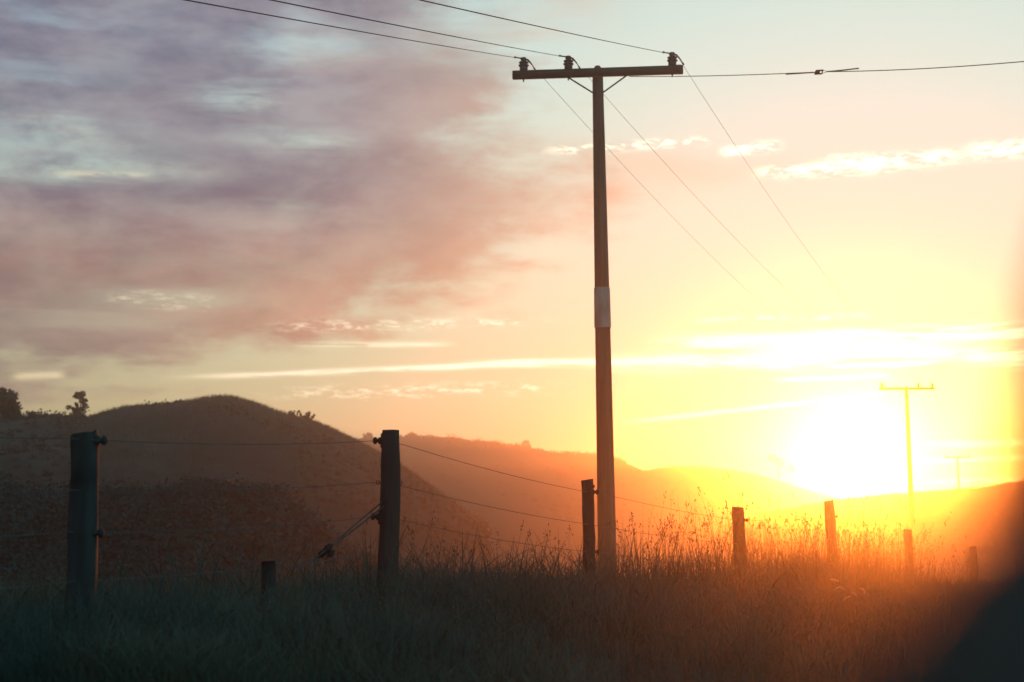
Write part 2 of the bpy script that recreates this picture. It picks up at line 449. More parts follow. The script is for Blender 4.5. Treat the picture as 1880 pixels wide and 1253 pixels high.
# ------------------------------------------------------------------ foliage
def leaves(centers, radii, per, size, r_, squash=.8, z_bias=0):
    """leaf quads around clump centres -> verts, faces"""
    C_ = np.repeat(np.asarray(centers, float), per, 0); Rr = np.repeat(np.asarray(radii, float), per)
    n = len(C_)
    d = r_.normal(size=(n, 3)); d /= np.linalg.norm(d, axis=1)[:, None]
    rr = Rr * r_.uniform(.35, 1.05, n) ** .6
    p = C_ + d * rr[:, None] * np.array([1, 1, squash])
    a = r_.normal(size=(n, 3)); a /= np.linalg.norm(a, axis=1)[:, None]
    b = np.cross(a, r_.normal(size=(n, 3))); b /= np.linalg.norm(b, axis=1)[:, None]
    s = size * r_.uniform(.6, 1.4, n)[:, None]
    v = np.stack([p - a * s, p + b * s * .5, p + a * s, p - b * s * .5], 1).reshape(-1, 3)
    f = np.arange(n * 4).reshape(-1, 4)
    return v, f
def make_tree(label, base, h, shape, cat='tree', name='tree', leafm='leaf', nclump=40, per=26, leaf=.11, seed=0, group=None, lean=0.0):
    r_ = np.random.default_rng(seed)
    t = thing(name, label, cat, base, group)
    bm = bmesh.new()
    pts = [Vector((lean * h * u * u, .02 * h * math.sin(4 * u), h * u - .4 * (u == 0))) for u in (0, .25, .5, .75, .92)]
    rads = [h * .035, h * .028, h * .02, h * .012, h * .005]
    tube(bm, pts, rads, 8)
    cs, rs = shape(h, r_, nclump)
    for c, q in list(zip(cs, rs))[::3]:
        u = min(.85, max(.15, c[2] / h - .12)); s0 = Vector((lean * h * u * u, 0, h * u))
        e0 = Vector(c)
        tube(bm, [s0, (s0 + e0) / 2 + Vector((0, 0, -.02 * h)), e0], [h * .010, h * .007, h * .003], 5)
    obj('trunk', bm, M['bark'], t)
    v, f = leaves(cs, rs, per, leaf, r_)
    raw('crown', v, f, M[leafm], t)
    return t
def sh_column(h, r_, n):        # irregular tall tree, lumps sticking out
    cs, rs = [], []
    for i in range(n):
        z = h * r_.uniform(.08, .97); w = h * (.38 * (1 - z / h) ** .6 + .06) * (1.0 + .35 * math.sin(z / h * 17))
        a = r_.uniform(0, 6.28); q = r_.uniform(.2, 1) ** .5 * w
        cs.append((q * math.cos(a), q * math.sin(a), z)); rs.append(h * r_.uniform(.05, .09))
    return cs, rs
def sh_round(h, r_, n):
    cs, rs = [], []
    for i in range(n):
        a = r_.uniform(0, 6.28); e = r_.uniform(-.35, 1.4); q = r_.uniform(.5, 1)
        cs.append((h * .62 * q * math.cos(a) * math.cos(e), h * .62 * q * math.sin(a) * math.cos(e), h * (.48 + .42 * q * math.sin(e))))
        rs.append(h * r_.uniform(.10, .17))
    return cs, rs
def sh_spiky(h, r_, n):         # several upright leaning tufts
    cs, rs = [], []
    for k_ in range(6):
        a = r_.uniform(0, 6.28); l = r_.uniform(.2, .75); hh = r_.uniform(.6, 1.0)
        for i in range(max(3, n // 6)):
            u = (i + .5) / max(3, n // 6)
            cs.append((h * l * u * math.cos(a), h * l * u * math.sin(a), h * hh * u)); rs.append(h * (.13 - .07 * u))
    return cs, rs
def sh_flat(h, r_, n):          # windswept crown carried high on a leaning stem
    cs, rs = [], []
    for i in range(n):
        u = r_.uniform(-1, 1)
        cs.append((h * (.05 + .42 * u), h * r_.uniform(-.25, .25), h * (.72 - .22 * u + r_.uniform(-.12, .12)))); rs.append(h * r_.uniform(.07, .12))
    return cs, rs

def foot(x, y, Y): p = at(x, y, Y); return (p.x, p.y, p.z)
px_m = lambda n, Y: n * Y / F
make_tree('tall lone ragged tree standing on the skyline at the left', foot(146, 776, 109), px_m(56, 109), sh_column, 'tree', nclump=46, per=30, leaf=.10, seed=3)
make_tree('large dark tree mass cut by the left edge of the frame', foot(-22, 800, 104), px_m(92, 104), sh_round, 'tree', nclump=80, per=110, leaf=.16, seed=4)
make_tree('spiky windblown shrub on the right flank of the domed hill, larger of two', foot(563, 779, 99.5), px_m(27, 99.5), sh_spiky, 'shrub', 'shrub', nclump=30, per=26, leaf=.09, seed=5, group='shrubs on the domed hill')
make_tree('small spiky shrub on the right flank of the domed hill, smaller of two', foot(537, 770, 99.5), px_m(18, 99.5), sh_spiky, 'shrub', 'shrub', nclump=24, per=22, leaf=.08, seed=6, group='shrubs on the domed hill')
make_tree('windswept tree faded pale in the glare just left of the sun', foot(1430, 890, 383), px_m(56, 383), sh_flat, 'tree', nclump=22, per=24, leaf=.22, seed=8, lean=-.1)
make_tree('pointed bush alone on the long ridge left of the tall pole', foot(965, 824, 329), px_m(16, 329), sh_round, 'bush', 'bush', nclump=18, per=24, leaf=.16, seed=9)
make_tree('spindly bush with open twigs on the long ridge', foot(828, 811, 329), px_m(17, 329), sh_spiky, 'bush', 'bush', nclump=18, per=12, leaf=.13, seed=10)
make_tree('broad humped bush on the ridge just right of the thick fence post', foot(755, 812, 329), px_m(20, 329), sh_round, 'bush', 'bush', nclump=26, per=26, leaf=.18, seed=11)
make_tree('low arched bush on the ridge just left of the thick fence post', foot(676, 812, 329), px_m(18, 329), sh_round, 'bush', 'bush', nclump=26, per=26, leaf=.18, seed=12)
make_tree('small bush on the skyline left of the dome', foot(325, 748, 99.5), px_m(12, 99.5), sh_round, 'bush', 'bush', nclump=18, per=24, leaf=.09, seed=13)
make_tree('small round bush on the skyline between the dark tree mass and the lone tree', foot(60, 770, 109), px_m(15, 109), sh_round, 'bush', 'bush', nclump=18, per=24, leaf=.09, seed=14)
make_tree('dark leafy tree at the right edge on the far rise', (at(1880, 900, 150).x, 150, float(gz(at(1880, 900, 150).x, 150))), EYE.z + (931 - 866) * 150 / F - float(gz(at(1880, 900, 150).x, 150)), sh_round, 'tree', nclump=90, per=60, leaf=.24, seed=15)
make_tree('dark bushy tree at the right edge left of the bigger one', (at(1822, 900, 160).x, 160, float(gz(at(1822, 900, 160).x, 160))), EYE.z + (931 - 884) * 160 / F - float(gz(at(1822, 900, 160).x, 160)), sh_round, 'tree', nclump=80, per=60, leaf=.24, seed=16)

def scrub(name, label, P, V, n, size, frac, hts, seed, thr=.42, smooth_dome=False):
    """bushy ground cover on a hill: ridge line and slopes"""
    r_ = np.random.default_rng(seed)
    cs, rs = [], []
    nv, npt, _ = V.shape
    for i in range(n):
        j = r_.integers(0, npt)
        v = r_.integers(41, 47) if r_.uniform() < frac else r_.integers(6, 46)
        p = V[v, j]
        if vnoise(p[0] * .12, p[1] * .12, seed) < thr: continue
        if smooth_dome and v > 34 and V[v, j, 0] > at(345, 745, 100).x: continue
        q = min(hts[1] * 1.6, hts[0] + (hts[1] - hts[0]) * r_.exponential(.35))
        cs.append((p[0], p[1], p[2] + q * .2)); rs.append(q)
    v, f = leaves(cs, rs, size[1], size[0], r_, .7)
    tag(raw(name, v, f, M['scrub']), label, 'scrub', kind='stuff')
scrub('scrub', 'dark low scrub along the ridge at the far left', *hp[1], 2200, (.12, 18), .3, (.15, .6), 21, .3)
scrub('scrub', 'scattered low scrub on the domed hill', *hp[2], 4200, (.10, 14), .08, (.08, .40), 22, .5, True)
scrub('scrub', 'bushy scrub crowning the long ridge', *hp[3], 1800, (.2, 22), .5, (.35, 1.1), 23)
scrub('scrub', 'thin scrub on the pale hill in the glare', *hp[4], 500, (.18, 14), .2, (.2, .5), 24)
scrub('scrub', 'low scrub on the rise between the two far poles', *hp[5], 1500, (.09, 16), .4, (.1, .4), 25)
scrub('scrub', 'dark scrub on the spur in front of the domed hill', *hp[0], 11000, (.08, 14), .06, (.08, .46), 26, .0)

# ------------------------------------------------------------------ fence
def fpos(x, Y): r = ray(x, 940); return r.x * Y
#   px x, Y, px y of top, radius, lean_x, name bits
POSTS = [
    (-640, 5.0, 760, .085, 0.0),
    (155, 7.0, 796, .068, -.012),
    (717, 9.7, 790, .068, .006),
    (1078, 12.9, 881, .053, -.018),
    (1354, 17.3, 931, .074, -.032),
    (1521, 21.7, 919, .078, -.05),
    (1666, 27.9, 972, .078, -.02),
    (1786, 34.0, 1004, .086, -.01),
    (1870, 44.0, 1028, .085, 0.0)]
PLAB = [None, 'thick dark fence post at the left, darkest and nearest', 'thick round topped fence post with a stay wire', 'slim leaning fence post just left of the tall pole',
        'squat fence post amid tall seeding grass', 'fence post directly below the sun, glowing orange', 'short fence post right of the sun', 'small dark fence post at the right', None]
WZ = [[.30, .06, -.15, -.37], [.32, .075, -.13, -.36], [.468, .186, -.045, -.30], [.188, -.10, -.346, -.60], [-.06, -.345, -.616, -.84],
      [0.0, -.34, -.60, -.86], [-.60, -.90, -1.15, -1.38], [-1.15, -1.48, -1.78, -2.0], [-1.5, -1.85, -2.1, -2.35]]
fence = thing('wire_fence', 'post and wire fence running along the grassy bank from left to right', 'fence', (FA + FB * 9.7, 9.7, float(gz(FA + FB * 9.7, 9.7))))
def to_local(p, root): return Vector(p) - Vector(root.location)
fl = Vector(fence.location)
fdir = Vector((FB, 1, 0)).normalized(); fn = Vector((-1, FB, 0)).normalized()  # along the fence / away from camera
ptops = []
for i, (x, Y, yt, rad, lean) in enumerate(POSTS):
    top = at(x, yt, Y); gx, gy = top.x, top.y
    h = top.z - float(gz(gx, gy))
    bm = bmesh.new()
    r_ = random.Random(i)
    prof = [(-.35, 1.06), (0, 1.05), (.3, 1.03), (.55, 1.0), (.8, .97), (.93, .92), (.985, .86), (1.0, .80)] if i in (2,) else \
           [(-.35, 1.05), (0, 1.04), (.3, 1.02), (.55, 1.02), (.8, .99), (.95, .98), (.995, .95), (1.0, .90)]
    pts = []; rads = []
    us = sorted(set([p[0] for p in prof] + list(np.linspace(0, .93, 15))))
    prof = [(u_, float(np.interp(u_, [p[0] for p in prof], [p[1] for p in prof]))) for u_ in us]
    for u, s in prof:
        z = u * h if u > 0 else u
        bend = math.sin(max(0, u) * 3.1) * .012
        pts.append(top + Vector((-lean * h * (1 - max(u, 0)) * 1.0 + bend, 0, z - h)) - fl)
        rads.append(rad * s)
    rings = tube(bm, pts, rads, 22)
    for k_, ring in enumerate(rings):
        for j, v in enumerate(ring):
            c = pts[k_]; d = v.co - c; d.z = 0
            if d.length > 0: v.co += d.normalized() * rad * (.05 * math.sin(j * 2.1 + i) + .03 * math.sin(j * 5 + k_ * .7) + (.10 if i == 2 else .20) * (float(vnoise(j * .45 + i * 9, k_ * .55, 5)) - .5))
    if i not in (2,):           # saw cut, slightly slanting top
        for v in rings[-1] + rings[-2]: v.co.z += (v.co.x - pts[-1].x) * (.12 * (1 if i % 2 else -1))
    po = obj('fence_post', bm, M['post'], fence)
    if PLAB[i]: po['label'] = PLAB[i]
    # insulators
    side = -1 if i == 2 else 1
    for w in ((0, 2) if i != 2 else (0, 2)):
        z = EYE.z + WZ[i][w] - fl.z
        u = (z - (top.z - fl.z - h)) / h
        cx = top.x - lean * h * (1 - u) - fl.x; cy = top.y - fl.y
        c = Vector((cx + side * rad * .9, cy - rad * .15, z))
        bm = bmesh.new()
        lathe(bm, [(.010, -.01), (.022, 0), (.026, .012), (.014, .020), (.012, .026), (.024, .034), (.024, .046), (.010, .056)], 14, (0, 0, 0), 'X')
        box(bm, (-.004, 0, 0), (.012, .04, .10), bev=.003)      # back plate
        if i == 3: box(bm, (.008, 0, .05), (.02, .02, .03), bev=.004)
        for v in bm.verts: v.co = Vector((v.co.x * side, v.co.y, v.co.z)) * (1.0 if i != 1 else 1.0) + c
        bmesh.ops.recalc_face_normals(bm, faces=bm.faces)
        obj('insulator', bm, M['black'], po)
    if i == 2:
        for s in (-1, 1):
            bm = bmesh.new()
            z = EYE.z + WZ[i][1] - fl.z
            cx = top.x - fl.x + s * rad * 1.12; cy = top.y - fl.y
            tube(bm, [(cx + s * .012 * math.cos(a) , cy, z + .012 * math.sin(a)) for a in np.linspace(0, 6.28, 13)], .0035, 6)
            obj('staple', bm, M['steel'], po)
    ptops.append((top, rad, lean, h, side))
# short stub post for the stay
st = at(493, 1030, 8.4); bm = bmesh.new()
tube(bm, [Vector((st.x - fl.x + .02, st.y - fl.y, float(gz(st.x, st.y)) - fl.z - .3)), Vector((st.x - fl.x + .005, st.y - fl.y, st.z - fl.z - .08)), Vector((st.x - fl.x, st.y - fl.y, st.z - fl.z))], [.047, .045, .041], 16)
o = obj('stub_post', bm, M['post'], fence); o['label'] = 'short cut off post low in the grass left of the stay'
# wires
for w in range(4):
    pts = []
    for i in range(len(POSTS)):
        top, rad, lean, h, side = ptops[i]
        z = EYE.z + WZ[i][w]; u = (z - (top.z - h)) / h
        c = Vector((top.x - lean * h * (1 - u), top.y, z))
        if i == 2:
            a = c + Vector((-rad - .03, -.01, 0)); b = c + Vector((rad + .012, .05, -.02))
            ends = [a, c + Vector((0, rad + .03, -.01)), b]
        elif w in (0, 2):
            ends = [c + Vector((-rad * .6, -rad - .01, .004)), c + Vector((rad + .02, -rad * .4, 0))]
        else:
            ends = [c + Vector((0, -rad - .006, 0))]
        if pts:
            a = pts[-1]; b = ends[0]; n = 14
            for k_ in range(1, n):
                t = k_ / n; p = a.lerp(b, t); p.z -= .022 * 4 * t * (1 - t); pts.append(p)
        pts += ends
    bm = bmesh.new()
    tube(bm, [p - fl for p in pts], .0021, 5)
    obj('fence_wire', bm, M['wire'], fence)
# stay: twin strands from the thick post down to an anchor, with a clamp block
a = at(703, 926, 9.66) ; b = at(602, 1008, 9.0); c = at(545, 1050, 8.6)
bm = bmesh.new()
dd = (b - a).normalized(); sd_ = dd.cross(Vector((0, 1, 0))).normalized()
for s in (-1, 1):
    tube(bm, [a + sd_ * s * .014 - fl, a.lerp(b, .5) + sd_ * s * .011 - fl, a.lerp(b, .85) + sd_ * s * .003 - fl, b + sd_ * s * .002 - fl], .005, 6)
tube(bm, [b - fl, b.lerp(c, .5) - fl + Vector((0, 0, -.004)), c - fl], .006, 6)
o = obj('stay_wire', bm, M['steel'], fence); o['label'] = 'twin strand stay wire slanting down from the thick post'
bm = bmesh.new()
rot = Matrix.Rotation(-math.atan2((b - c).z, (b - c).x) , 3, 'Y')
box(bm, b - fl + Vector((-.015, 0, -.012)), (.12, .035, .04), rot, .012)
box(bm, b - fl + Vector((.02, 0, -.03)), (.06, .03, .035), rot, .010)
box(bm, b - fl + Vector((.0, 0, .0)), (.03, .05, .05), rot, .010)
obj('tension_block', bm, M['black'], o)

# ------------------------------------------------------------------ utility poles and lines
def insulator_parts(parent, c, yaw):
    Rz = Matrix.Rotation(yaw, 3, 'Z')
    bm = bmesh.new()
    lathe(bm, [(.018, -.005), (.050, 0), (.056, .012), (.056, .055), (.050, .062), (.072, .068), (.074, .078), (.050, .092), (.046, .104),
               (.068, .110), (.068, .120), (.040, .136), (.034, .146), (.046, .154), (.044, .168), (.020, .176)], 22)
    for v in bm.verts: v.co = v.co + Vector(c)
    ins = obj('insulator', bm, M['porcelain'], parent)
    bm = bmesh.new()
    tube(bm, [Vector(c) + Vector((0, 0, -.20)), Vector(c) + Vector((0, 0, .0))], .011, 8)
    box(bm, Vector(c) + Vector((0, 0, -.150)), (.035, .035, .016))
    obj('pin', bm, M['steel'], ins)
    bm = bmesh.new()
    def L(x, y, z): return Vector(c) + Rz @ Vector((x, y, z))
    tube(bm, [L(-.125, 0, .192), L(-.05, 0, .180), L(.0, 0, .176), L(.06, 0, .155), L(.105, .0, .105), L(.150, .0, .03)], [.008, .010, .016, .012, .008, .006], 8)
    tube(bm, [L(-.135, 0, .194), L(-.105, 0, .190)], .014, 8)
    tube(bm, [L(.142, 0, .045), L(.158, 0, .015)], .012, 8)
    box(bm, L(0, 0, .180), (.06, .05, .022), Rz, .006)
    obj('clamp', bm, M['steel'], ins)
    for o_ in [ins] + list(ins.children):
        for v in o_.data.vertices: v.co = Vector(c) + (v.co - Vector(c)) * (1.25 if v.co.z > c[2] - .02 else 1.0)
    return ins
def utility_pole(label, base, top, lean, yaw, ins_s, half=1.475, detail=True):
    t = thing('utility_pole', label, 'utility pole', base, 'utility poles along the road')
    H = top - base[2]
    Rz = Matrix.Rotation(yaw, 3, 'Z')
    def X(u): return Vector((-lean * H * u, 0, H * u))
    bm = bmesh.new()
    pr = [(-.06, .158), (0, .157), (.2, .150), (.4, .138), (.6, .124), (.8, .108), (.985, .092), (.993, .080), (1.0, .045)]
    tube(bm, [X(u) for u, _ in pr], [r_ for _, r_ in pr], 24)
    pole = obj('pole', bm, M['pole'], t)
    if detail:
        zs0, zs1 = (EYE.z + 3.13 - base[2]) / H, (EYE.z + 3.82 - base[2]) / H
        bm = bmesh.new()
        tube(bm, [X(zs0), X(zs0 + .002), X(zs1 - .002), X(zs1)], [.1415, .144, .137, .134], 24)
        o = obj('sleeve', bm, M['sleeve'], pole); o['label'] = 'pale metal band wrapped round the pole'
    A = X((H - .155) / H) + Rz @ Vector((0, -.135, 0))
    bm = bmesh.new()
    tilt = Matrix.Rotation(-.012, 3, 'Y')
    box(bm, A, (half * 2, .10, .14), Rz @ tilt, .006)
    obj('crossarm', bm, M['arm'], t)
    def on_arm(s, z=0): return A + Rz @ tilt @ Vector((s, 0, z))
    if detail:
        bm = bmesh.new(); box(bm, on_arm(half - .10, .012) , (.14, .116, .128), Rz @ tilt, .004)
        obj('end_plate', bm, M['steel'], t)
        bm = bmesh.new()
        for s in (0,): tube(bm, [A + Rz @ Vector((s, -.075, 0)), A + Rz @ Vector((s, .25, 0))], .012, 8); box(bm, A + Rz @ Vector((s, -.056, 0)), (.06, .012, .06), Rz)
        obj('bolt', bm, M['steel'], t)
    for s in (-1, 1):
        bm = bmesh.new()
        tube(bm, [on_arm(s * .56, -.055) + Rz @ Vector((0, .055 * 0, 0)), on_arm(s * .50, -.075), X((H - .50) / H) + Rz @ Vector((s * .075, -.06, 0))], .014, 6)
        obj('brace', bm, M['steel'], t)
    pins = []
    for s in ins_s:
        c = on_arm(s, .074); insulator_parts(t, c, yaw + .1)
        pins.append(Vector(base) + c + Vector((0, 0, .235)))
    return t, pins
Y1, Y2, Y3 = 24.0, 76.0, 168.0
b1 = at(1117, 1040, Y1); g1_ = float(gz(b1.x, b1.y)); b2 = at(1677, 920, Y2); g2_ = float(gz(b2.x, b2.y)); b3 = at(1768, 915, Y3); g3_ = float(gz(b3.x, b3.y))
t1 = at(1097, 122, Y1)
YAW = R(-6.5)
up1, pin1 = utility_pole('tall near utility pole with a pale band halfway up', (b1.x, b1.y, g1_), t1.z, (b1.x - t1.x) / (t1.z - g1_) , YAW, (-1.28, -.50, 1.29))
t2 = at(1668, 709, Y2); t3 = at(1763, 838, Y3)
up2, pin2 = utility_pole('middle distance utility pole faded yellow in the sun glare', (b2.x, b2.y, g2_), t2.z, (b2.x - t2.x) / (t2.z - b2.z), R(-3), (-1.33, .60, 1.33), detail=False)
up3, pin3 = utility_pole('farthest and smallest utility pole near the right edge', (b3.x, b3.y, g3_), t3.z, (b3.x - t3.x) / (t3.z - b3.z), R(-3), (-1.33, .3, 1.33), detail=False)
def span(a, b, sag, n=40):
    out_ = []
    for k_ in range(n + 1):
        t = k_ / n; p = a.lerp(b, t); p.z -= sag * 4 * t * (1 - t); out_.append(p)
    return out_
LL = ['power line over the left insulator of the near pole', 'power line over the middle insulator of the near pole', 'power line over the right insulator of the near pole']
INC = [((380, 0), 9.8), ((535, 0), 9.8), ((805, 0), 10.4)]
for i in range(3):
    a = pin1[i]; (qx, qy), qY = INC[i]
    q = at(qx, qy, qY); d_ = (q - a)
    far = a + d_ * 2.3 ; far.z += .1
    m = Rzm = Matrix.Rotation(YAW, 3, 'Z')
    pts = span(far, a + m @ Vector((-.13, 0, 0)), .06)
    bm = bmesh.new()
    q1 = [p - a for p in pts]; q2 = [p - a for p in span(a + m @ Vector((.10, .0, -.09)), pin2[i], 1.0)] + [p - a for p in span(pin2[i], pin3[i], 1.6)]
    tube(bm, q1 + [Vector((0, 0, 0))] + q2, [.0052] * (len(q1) + 1) + [.0036] * len(q2), 5)
    o = obj('power_line', bm, M['cable']); o.location = a
    tag(o, LL[i], 'power line', 'power lines on the poles')
# lower service line to the right with a strain insulator
s0 = at(1156, 141, Y1 - .15); s1 = at(1503, 133, 20.5); s2 = at(2050, 96, 16.5)
t = thing('service_line', 'single wire running right from under the crossarm with a block shaped strain insulator', 'power line', s0)
bm = bmesh.new(); tube(bm, [p - s0 for p in span(s0, at(1494, 133, 20.6), .02, 16)], .0065, 6)
obj('wire', bm, M['cable'], t)
bm = bmesh.new(); tube(bm, [p - s0 for p in span(at(1526, 132, 20.3), s2, .05, 16)], .0065, 6); obj('wire', bm, M['cable'], t)
bm = bmesh.new()
c0 = at(1503, 133, 20.5) - s0; dirx = (at(1530, 131, 20.3) - at(1490, 133.5, 20.6)).normalized()
rot = Matrix((dirx, Vector((0, 1, 0)), dirx.cross(Vector((0, 1, 0))).normalized())).transposed()
box(bm, c0 - dirx * .025, (.09, .06, .066), rot, .008)
for s in (-1, 1): box(bm, c0 + dirx * .045 + rot @ Vector((0, 0, s * .027)), (.06, .05, .013), rot, .003)
box(bm, c0 + dirx * .068, (.014, .05, .06), rot, .003)
for s in (-1, 1): tube(bm, [c0 + dirx * .07 + rot @ Vector((0, 0, s * .026)), c0 + dirx * .17], .004, 5)
bmesh.ops.recalc_face_normals(bm, faces=bm.faces)
obj('strain_insulator', bm, M['black'], t)
bm = bmesh.new()
tube(bm, [c0 + dirx * .16, c0 + dirx * .40 + Vector((0, 0, .006)), c0 + dirx * .72 + Vector((0, 0, .02))], .010, 6)
tube(bm, [c0 - dirx * .62 + Vector((0, 0, -.0)), c0 - dirx * .07], .009, 6)
obj('wire_grip', bm, M['steel'], t)

# ------------------------------------------------------------------ grass
def blades(x, y, h, w, bend, r_, z=None, seg=4):
    n = len(x); z = gz(x, y) - .02 if z is None else z
    a = r_.uniform(0, 2 * np.pi, n); face = r_.uniform(0, 2 * np.pi, n)
    dxv = np.stack([np.cos(a), np.sin(a)], 1); wv = np.stack([np.cos(face), np.sin(face) * .5], 1)
    rows = []
    for k_ in range(seg + 1):
        u = k_ / seg
        c = np.stack([x, y], 1) + dxv * (bend * h * u ** 2)[:, None]
        zz_ = z + h * (u - .35 * bend * u ** 3)
        ww = w * (1 - u) ** .8 * .5 + .0004
        rows.append(np.stack([np.concatenate([c - wv * ww[:, None], zz_[:, None]], 1), np.concatenate([c + wv * ww[:, None], zz_[:, None]], 1)], 1))
    V = np.stack(rows, 1).reshape(n, -1, 3)                        # n, 2*(seg+1), 3
    base = (np.arange(n) * 2 * (seg + 1))[:, None, None]
    q = np.array([[2 * k_, 2 * k_ + 1, 2 * k_ + 3, 2 * k_ + 2] for k_ in range(seg)])[None]
    tips = np.stack([x, y], 1) + dxv * (bend * h)[:, None]
    return V.reshape(-1, 3), (base + q).reshape(-1, 4), tips, z + h * (1 - .35 * bend)
def scatter(n, y0, y1, r_, power=1.0):
    y = y0 + (y1 - y0) * r_.uniform(0, 1, n) ** power
    x = r_.uniform(-.42, .42, n) * y
    return x, y
def fd(x, y): return (FA + FB * y - x) * .905
r_ = np.random.default_rng(11)
# main turf
x, y = scatter(230000, 5.6, 30, r_, 1.5)
d = fd(x, y); keep = (d < 4.0) & (d > -14) & (fbm(x * .9, y * .9, 3, 31) > r_.uniform(-.35, .05, len(x)))
x, y = x[keep], y[keep]
clump = 1 + 1.1 * fbm(x * 1.3, y * 1.3, 3, 41)
right = sm((x / y - .02) / .2)
h = r_.uniform(.08, .34, len(x)) * np.clip(1 + 2.0 * fbm(x * 1.6, y * 1.6, 3, 41), .3, 2) * (1 - .25 * right) + .06
V, Fc, _, _ = blades(x, y, h, r_.uniform(.004, .010, len(x)) * (1 + y / 30), r_.uniform(.05, .75, len(x)), r_)
tag(raw('grass', V, Fc, M['grass']), 'dark green grass covering the bank in the foreground', 'grass', kind='stuff')
# farther turf beyond the fence
x, y = scatter(50000, 24, 75, r_, 1.2)
d = fd(x, y); keep = (d < 16) & (d > -20); x, y = x[keep], y[keep]
V, Fc, _, _ = blades(x, y, r_.uniform(.2, .5, len(x)), r_.uniform(.012, .03, len(x)), r_.uniform(.1, .7, len(x)), r_, seg=3)
tag(raw('grass', V, Fc, M['grass']), 'rougher grass farther along the fence line', 'grass', kind='stuff')

def seedy(x, y, h, r_, heads=True):
    """arching stalks with loose seed heads -> verts, faces"""
    V, Fc, tips, tz = blades(x, y, h, r_.uniform(.005, .009, len(x)) * (.7 + y / 40), r_.uniform(.03, .32, len(x)), r_, seg=6)
    allv, allf = [V], [Fc]; off = len(V)
    n = len(x)
    sel = np.arange(n)[r_.uniform(0, 1, n) < .6]
    Vr = V.reshape(n, -1, 3)
    for i in sel:
        tip = np.array([tips[i, 0], tips[i, 1], tz[i]]); below = (Vr[i, -4] + Vr[i, -3]) / 2
        ax = tip - below; ax /= np.linalg.norm(ax) + 1e-6
        L = r_.uniform(.05, .13); k_ = int(r_.integers(6, 13)); loose = r_.uniform(.006, .022)
        t = r_.uniform(-1, .25, k_)[:, None]
        c = tip + ax * t * L + r_.normal(size=(k_, 3)) * loose * np.clip(.3 - t, .2, 1)
        dr = ax + r_.normal(size=(k_, 3)) * .35; dr /= np.linalg.norm(dr, axis=1)[:, None]
        sd2 = np.cross(dr, r_.normal(size=(k_, 3))); sd2 /= np.linalg.norm(sd2, axis=1)[:, None]
        s = r_.uniform(.008, .016, k_)[:, None] * (.8 + y[i] / 50)
        v = np.stack([c - dr * s, c + sd2 * s * .32, c + dr * s, c - sd2 * s * .32], 1).reshape(-1, 3)
        allv.append(v); allf.append(np.arange(len(v)).reshape(-1, 4) + off); off += len(v)
    return np.concatenate(allv), np.concatenate(allf)
# tall seeding stalks along the fence, thickest under the sun
n = 13000
y = r_.uniform(9.2, 33, n); d = r_.normal(.25, .8, n); x = FA + FB * y - d / .905
px = x / y * F + 940
dens = np.interp(px, [300, 620, 750, 1000, 1080, 1150, 1300, 1450, 1650, 1760, 1900], [.05, .08, .2, .22, .22, .35, .6, .75, .7, .35, .2])
dens = dens * (.55 + 1.2 * (fbm(x * .8, y * .8, 3, 51) + .3))
keep = r_.uniform(0, 1, n) < dens * .42
x, y, px = x[keep], y[keep], px[keep]
h = r_.uniform(.34, .74, len(x)) * np.interp(px, [300, 800, 1100, 1250, 1400, 1700, 1850], [.95, 1.05, 1.15, 1.65, 1.85, 1.9, 1.2]) * (1 + .6 * fbm(x * .6, y * .6, 2, 71))
V, Fc = seedy(x, y, h, r_)
tag(raw('tall_grass', V, Fc, M['dry']), 'tall seeding grass stalks silhouetted along the fence', 'tall grass', kind='stuff')
# coarse long blades rising above the turf along the fence
n = 6500
y = r_.uniform(8.2, 26, n); d = r_.normal(.1, .6, n); x = FA + FB * y - d / .905
h = r_.uniform(.30, .78, n) * (1 + 1.1 * fbm(x * 1.1, y * 1.1, 3, 61))
V, Fc, _, _ = blades(x, y, h, r_.uniform(.007, .017, n) * (.8 + y / 50), r_.uniform(.1, 1.0, n), r_, seg=6)
tag(raw('tall_grass', V, Fc, M['grass']), 'long arching green blades at the foot of the fence', 'tall grass', kind='stuff')
n = 26000
x, y = scatter(n, 5.6, 22, r_, 1.3); d = fd(x, y)
keep = (d < .5) & (d > -11) & (fbm(x * 1.5, y * 1.5, 3, 81) > .07)
x, y = x[keep], y[keep]
V, Fc, _, _ = blades(x, y, r_.uniform(.18, .50, len(x)), r_.uniform(.005, .012, len(x)), r_.uniform(.3, 1.2, len(x)), r_, seg=6)
tag(raw('tall_grass', V, Fc, M['grass']), 'shaggy tufts of longer grass over the near bank', 'tall grass', kind='stuff')
x, y = scatter(5000, 5.8, 22, r_, 1.3); d = fd(x, y)
keep = (d < 0) & (d > -9) & (fbm(x * .7, y * .7, 3, 91) > -.02)
x, y = x[keep], y[keep]
V, Fc, _, _ = blades(x, y, r_.uniform(.25, .48, len(x)), r_.uniform(.003, .006, len(x)), r_.uniform(.2, 1.3, len(x)), r_, seg=6)
tag(raw('tall_grass', V, Fc, M['dry']), 'thin dead stalks among the green turf of the near bank', 'tall grass', kind='stuff')
